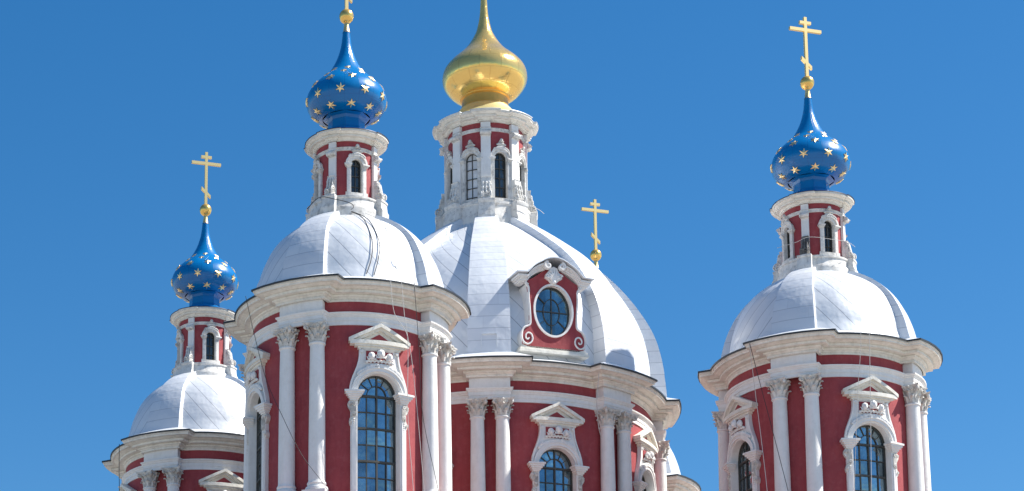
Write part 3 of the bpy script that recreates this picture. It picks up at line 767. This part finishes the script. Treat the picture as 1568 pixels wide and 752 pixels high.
# dormers on the front and back bays of the big dome
def dormer(az):
    Y = 6.97; mp = flat(Y, -.16); zc = 33.58; ea, ez = .82, 1.08; ga, gz = .775, 1.035
    body = [(1.30, 31.98), (1.36, 32.3), (1.33, 32.6), (1.12, 32.86), (1.02, 33.0), (1.03, 33.8), (1.06, 34.3), (1.14, 34.62), (1.2, 34.7)]
    def hood(s):   # underside curve of the hood
        t = min(1, abs(s)/1.25); return 34.72+.62*(cos(t*pi)+1)/2
    N = 40; outer = []; innr = []
    fr = MB(); 
    for i in range(N+1):
        a = -pi/2+2*pi*i/N; c, s = cos(a), sin(a)
        innr.append((ga*c, zc+gz*s))
        # ray from centre to the body outline
        best = None; lo, hi = .5, 4
        def inside(p):
            x, z = abs(p[0]), p[1]
            if z < 31.98: return False
            if z > 34.7: return x < 1.18 and z < hood(x)
            return x < interp([(q[1], q[0]) for q in body], z)
        for _ in range(24):
            m = (lo+hi)/2
            if inside((m*c*.9, zc+m*s)): lo = m
            else: hi = m
        outer.append((lo*c*.9, zc+lo*s))
    fr.strip(outer, innr, -.05, 0, mp)
    # cheeks and red body going back into the dome
    d = obj('dormer', fr, 'red', ct, rz=az)
    ck = MB(); ck.strip([(p[0]*.985, zc+(p[1]-zc)*.985) for p in outer], [(p[0]*.96, zc+(p[1]-zc)*.96) for p in outer], -1.6, -.04, mp); obj('dormer_cheek', ck, 'flash', d)
    fm = MB(); fm.strip(arc(0, zc, ea, -pi/2, 1.5*pi, 48, ez/ea), arc(0, zc, ga-.01, -pi/2, 1.5*pi, 48, gz/(ga-.01)), -.23, .04, mp)
    fm.strip(arc(0, zc, ea+.03, -pi/2, 1.5*pi, 48, (ez+.03)/(ea+.03)), arc(0, zc, ea-.05, -pi/2, 1.5*pi, 48, (ez-.05)/(ea-.05)), .0, .06, mp)
    obj('oval_frame', fm, 'white', d)
    # side scroll frames
    for sg in (-1, 1):
        sf = MB()
        path = [(1.20, 34.62), (1.10, 34.55), (1.03, 34.42), (1.04, 34.1), (1.0, 33.6), (.98, 33.15), (.99, 32.95), (1.08, 32.86), (1.24, 32.78), (1.35, 32.6), (1.37, 32.38), (1.28, 32.18), (1.12, 32.10), (.97, 32.18), (.90, 32.34), (.95, 32.52), (1.08, 32.57), (1.18, 32.48), (1.18, 32.35), (1.10, 32.30), (1.05, 32.37)]
        pp = smooth_prof(path, 4)
        sf.tube([mp(sg*p[0], p[1], .02) for p in pp], .05, 8, [.040-.010*i/len(pp) for i in range(len(pp))])
        pb = smooth_prof([(1.12, 34.6), (1.06, 34.2), (1.04, 33.6), (1.02, 33.1), (1.08, 32.88), (1.3, 32.7), (1.36, 32.4), (1.3, 32.1)], 3)
        sf.strip([(sg*p[0], p[1]) for p in pb], [(sg*(p[0]-.05), p[1]) for p in pb], -.75, .01, mp)
        q2 = smooth_prof([(1.36, 32.4), (1.34, 32.25), (1.25, 32.10), (1.1, 32.04)], 3)
        spiral(sf, mp, sg*1.14, 34.60, .05, .07, .03, 1.3, 0, sg)
        obj('scroll_frame', sf, 'white', d)
    ba = MB()
    for s0, z0, z1, dd in ((1.46, 31.78, 31.88, .10), (1.42, 31.88, 31.96, .05), (1.36, 31.96, 32.04, .0), (1.30, 32.04, 32.09, -.02)): ba.bar(-s0, s0, z0, z1, -.6, dd, mp, 2)
    obj('dormer_sill', ba, 'cream', d)
    ho = MB(); roof = MB(); NN = 28
    S = [-1.6+3.2*i/NN for i in range(NN+1)]
    def hz(s):
        t = abs(s)
        if t > 1.12: return 34.92-.06*(t-1.12)
        return 34.92+.60*(1-(t/1.12)**2.2)**.75
    # two scrolled halves of the hood moulding, open in the middle
    for sg in (-1, 1):
        for z_off, th, dd in ((.0, .08, .24), (-.07, .07, .17), (-.13, .09, .11), (-.21, .06, .06)):
            SS = [sg*(.36+(1.56+z_off*.9-.36)*i/14) for i in range(15)]
            ho.strip([(s, hz(s)+z_off) for s in SS], [(s, hz(s)+z_off-th) for s in SS], -.5, dd, mp)
        spiral(ho, mp, sg*.30, hz(.36)-.12, .26, .15, .06, 1.5, pi/2, -sg)
        spiral(ho, mp, sg*.30, hz(.36)-.12, .16, .17, .05, 1.3, pi/2, -sg)
    obj('hood_moulding', ho, 'white', d)
    def rz_(s): return hz(s)+.05+(.10*(1-min(1, abs(s)/.6)**2) if abs(s) < .6 else 0)
    S = [-1.64+3.28*i/NN for i in range(NN+1)]
    roof.strip([(s, rz_(s)+.045) for s in S], [(s, rz_(s)) for s in S], -2.1, .36, mp)
    obj('hood_roof', roof, 'flash', d)
    sh = MB()
    A = [(-.36, 34.90), (-.33, 35.05), (-.22, 35.16), (-.15, 35.32), (0, 35.38), (.15, 35.32), (.22, 35.16), (.33, 35.05), (.36, 34.90)]
    B = [(-.20, 34.80), (-.17, 34.76), (-.13, 34.72), (-.07, 34.67), (0, 34.62), (.07, 34.67), (.13, 34.72), (.17, 34.76), (.20, 34.80)]
    sh.strip(A, B, -.02, .12, mp)
    for i in range(7):
        an = pi*(.12+.76*i/6); sh.tube([mp(.03*cos(an), 34.74+.03*sin(an), .15), mp(.20*cos(an), 34.78+.26*sin(an), .19), mp(.28*cos(an), 34.80+.42*sin(an), .13)], .04, 6, [.02, .05, .045])
    sh.ball(mp(0, 34.72, .14), .085); 
    for sg in (-1, 1): spiral(sh, mp, sg*.27, 34.98, .15, .09, .035, 1.3, 0, sg)
    obj('shell_carving', sh, 'white', d)
    g = MB(); e = arc(0, zc, ga+.02, -pi/2, 1.5*pi, 40, (gz+.02)/(ga+.02))[:-1]
    g.add([mp(*p, -.20) for p in e]+[mp(0, zc, -.20)], [(i, (i+1) % 40, 40) for i in range(40)]); obj('glass', g, 'glass_teal', d)
    b = MB(); q = -.19
    b.strip(arc(0, zc, ga+.02, -pi/2, 1.5*pi, 40, (gz+.02)/(ga+.02)), arc(0, zc, ga-.05, -pi/2, 1.5*pi, 40, (gz-.05)/(ga-.05)), q, q+.05, mp)
    b.strip(arc(0, zc, .36, -pi/2, 1.5*pi, 40, .56/.36), arc(0, zc, .335, -pi/2, 1.5*pi, 40, .535/.335), q, q+.03, mp)
    b.bar(-.016, .016, zc-gz, zc+gz, q+.002, q+.035, mp, 1); b.bar(-ga, ga, zc-.016, zc+.016, q+.001, q+.033, mp, 1)
    for sx in (-1, 1):
        for sz in (-1, 1):
            a = atan2(.62*sz, .78*sx); p0 = Vector((.355*cos(a), zc+.55*sin(a))); p1 = Vector((ga*cos(a), zc+gz*sin(a))); dv = (p1-p0).normalized(); pr = Vector((-dv.y, dv.x))*.013
            b.strip([tuple(p0+pr), tuple(p1+pr)], [tuple(p0-pr), tuple(p1-pr)], q, q+.03, mp)
    obj('glazing_bars', b, 'bars', d)
    return d
d0 = dormer(0)
c = copy_tree(d0, ct); c.rotation_euler.z = pi     # the same dormer on the far side
hm = MB(); rr = 7.31
for t0, t1, z0, z1 in ((-.31, .31, 32.42, 32.45), (-.31, -.28, 31.9, 32.42), (.28, .31, 31.9, 32.42)):
    hm.bar(t0, t1, z0, z1, -.05, .05, cyl(rr), 2)
obj('roof_hatch', hm, 'flash', ct, rz=-pi/8)

# ------------------------------------------------------------------ ground
g = MB(); S = 3000; g.add([(-S, -S, 0), (S, -S, 0), (S, S, 0), (-S, S, 0)], [(0, 1, 2, 3)])
go_ = obj('ground', g, 'ground', None); go_['kind'] = 'structure'

# ------------------------------------------------------------------ ropes and cables
BAYT = [(z, r-(.34-.2*i/11)) for i, (r, z) in enumerate([(3.80, 31.66), (3.69, 32.1), (3.62, 32.4), (3.53, 32.7), (3.42, 33.0), (3.28, 33.3), (3.12, 33.6), (2.91, 33.9), (2.64, 34.2), (2.29, 34.5), (1.83, 34.8), (1.40, 35.0)])]
def cable(name, label, pts, r, mat, snap=None, tail=None, cat='cable', group=None, slack=.0):
    P = []
    for x, y, z in pts:
        if snap and z > 31.6:
            dx, dy = x-snap[0], y-snap[1]; q = interp(BAYT, z)+.05; L_ = hypot(dx, dy); x, y = snap[0]+dx/L_*q, snap[1]+dy/L_*q
        P.append(Vector((x, y, z)))
    if tail: P.append(Vector(tail))
    Q = []
    for i in range(len(P)-1):
        a, b, c, d = P[max(0, i-1)], P[i], P[i+1], P[min(len(P)-1, i+2)]
        for k in range(8):
            t = k/8; Q.append(.5*((2*b)+(-a+c)*t+(2*a-5*b+4*c-d)*t*t+(-a+3*b-3*c+d)*t**3))
    Q.append(P[-1]); mb = MB(); mb.tube(Q, r, 6)
    o = obj(name, mb, mat, None, 80); o['label'] = label; o['category'] = cat
    if group: o['group'] = group
    return o
TL, TR = (-9.77, -9.75), (9.77, -9.75)
cable('cable', 'dark cable down the nearest white dome, left one of the two running together', [(-10.09, -11.26, 34.95), (-9.93, -11.94, 34.27), (-9.88, -12.75, 33.17), (-9.99, -13.04, 32.41), (-10.23, -13.27, 31.75)], .017, 'cable', TL, group='thin cables and ropes on the towers')
cable('cable', 'dark cable down the nearest white dome, right one of the two running together', [(-10.04, -11.27, 34.95), (-9.77, -11.95, 34.23), (-9.62, -12.75, 33.14), (-9.73, -13.05, 32.43), (-9.95, -13.29, 31.72)], .017, 'cable', TL, group='thin cables and ropes on the towers')
cable('rope', 'pale rope sweeping over the nearest white dome to its cornice edge', [(-9.55, -11.34, 34.9), (-9.25, -12.0, 34.22), (-9.14, -12.99, 33.05), (-9.07, -13.29, 32.42), (-8.84, -13.44, 32.02), (-8.69, -13.90, 31.43), (-8.74, -14.0, 30.91)], .010, 'rope', TL, cat='rope', group='thin cables and ropes on the towers')
cable('rope', 'pale rope hanging past the pediment tip of the nearest tower window', [(-9.63, -14.05, 31.36), (-9.48, -14.05, 30.06), (-8.95, -13.95, 29.28), (-8.62, -13.82, 27.32), (-8.24, -13.66, 23.77), (-8.1, -13.6, 22.4)], .010, 'rope', cat='rope', group='thin cables and ropes on the towers')
cable('rope', 'pale rope hanging straight beside the nearest tower window, right of its pediment', [(-9.22, -14.05, 31.36), (-9.1, -14.02, 30.11), (-8.92, -13.9, 28.99), (-8.91, -13.84, 26.4), (-8.66, -13.7, 23.7), (-8.6, -13.7, 22.4)], .010, 'rope', cat='rope', group='thin cables and ropes on the towers')
cable('rope', 'rope slanting across the right hand column of the nearest tower', [(-8.73, -14.03, 31.36), (-8.51, -13.95, 28.74), (-8.34, -13.81, 26.48), (-7.64, -13.48, 23.87), (-7.3, -13.3, 22.4)], .010, 'cable', cat='rope', group='thin cables and ropes on the towers')
cable('cable', 'dark cable slanting across the left columns of the nearest tower', [(-14.12, -11.2, 31.2), (-13.85, -11.34, 29.84), (-13.52, -11.82, 27.94), (-13.12, -12.45, 26.44), (-12.55, -12.98, 24.89), (-11.89, -13.4, 23.77), (-11.2, -13.8, 22.4)], .010, 'cable', group='thin cables and ropes on the towers')
cable('rope', 'rope dropping steeply from the left cornice corner of the right tower', [(5.61, -11.87, 31.2), (5.82, -11.80, 29.42), (5.98, -11.87, 27.38), (6.07, -12.0, 25.43), (6.2, -12.1, 22.5)], .012, 'rope', cat='rope', group='thin cables and ropes on the towers')
cable('cable', 'dark cable slanting over the left column from the right tower cornice corner', [(5.61, -11.9, 31.2), (5.96, -12.0, 29.48), (6.22, -12.25, 27.79), (6.53, -12.7, 25.3), (6.9, -13.2, 22.5)], .012, 'cable', group='thin cables and ropes on the towers')
cable('rope', 'faint rope beside the pediment of the right tower window, left of two', [(9.01, -14.05, 31.36), (9.01, -13.95, 30.46), (8.87, -13.85, 28.71), (8.64, -13.75, 25.2), (8.5, -13.7, 22.5)], .009, 'rope', cat='rope', group='thin cables and ropes on the towers')
cable('rope', 'pale rope hanging in front of the right tower window, over its carved heads', [(9.36, -14.06, 31.36), (9.35, -13.95, 28.84), (9.26, -13.9, 25.22), (9.2, -13.9, 22.5)], .011, 'rope', cat='rope', group='thin cables and ropes on the towers')
cable('cable', 'thin cable looped round the base of the tall lantern under the gold onion', [(-2.36, -0.45, 39.66), (-2.15, -1.14, 39.80), (-1.60, -1.77, 39.98), (-0.9, -2.2, 40.14), (0.25, -2.3, 40.15), (1.45, -1.95, 40.05), (1.95, -1.62, 40.0)], .011, 'rope', group='thin cables and ropes on the towers')
cable('cable', 'dark cable wrapped round the lantern base of the nearest tower', [(-11.48, -10.23, 35.24), (-11.20, -10.85, 35.48), (-10.78, -11.30, 35.29), (-10.24, -11.48, 35.13), (-10.1, -11.5, 34.98), (-10.22, -11.55, 34.85)], .014, 'cable', group='thin cables and ropes on the towers')
cable('cable', 'pale wire strung across the lantern of the right tower, before its window', [(8.0, -10.0, 36.0), (8.35, -10.85, 35.96), (8.70, -11.2, 36.08), (9.38, -11.55, 35.95), (10.2, -11.5, 35.93), (10.7, -11.2, 35.9)], .009, 'rope', cat='wire', group='thin cables and ropes on the towers')
cable('rope', 'rope hanging down the left edge of the smallest far left tower', [(-14.01, 8.25, 31.2), (-13.98, 8.3, 30.0), (-13.94, 8.36, 29.1), (-13.9, 8.4, 26)], .014, 'cable', cat='rope', group='thin cables and ropes on the towers')
cable('rope', 'pale rope drooping beside the right column pair of the central drum', [(1.53, -7.45, 31.15), (1.50, -7.35, 30.4), (1.48, -7.30, 29.82), (1.62, -7.1, 29.0), (1.78, -7.0, 28.55)], .014, 'rope', cat='rope', group='thin cables and ropes on the towers')
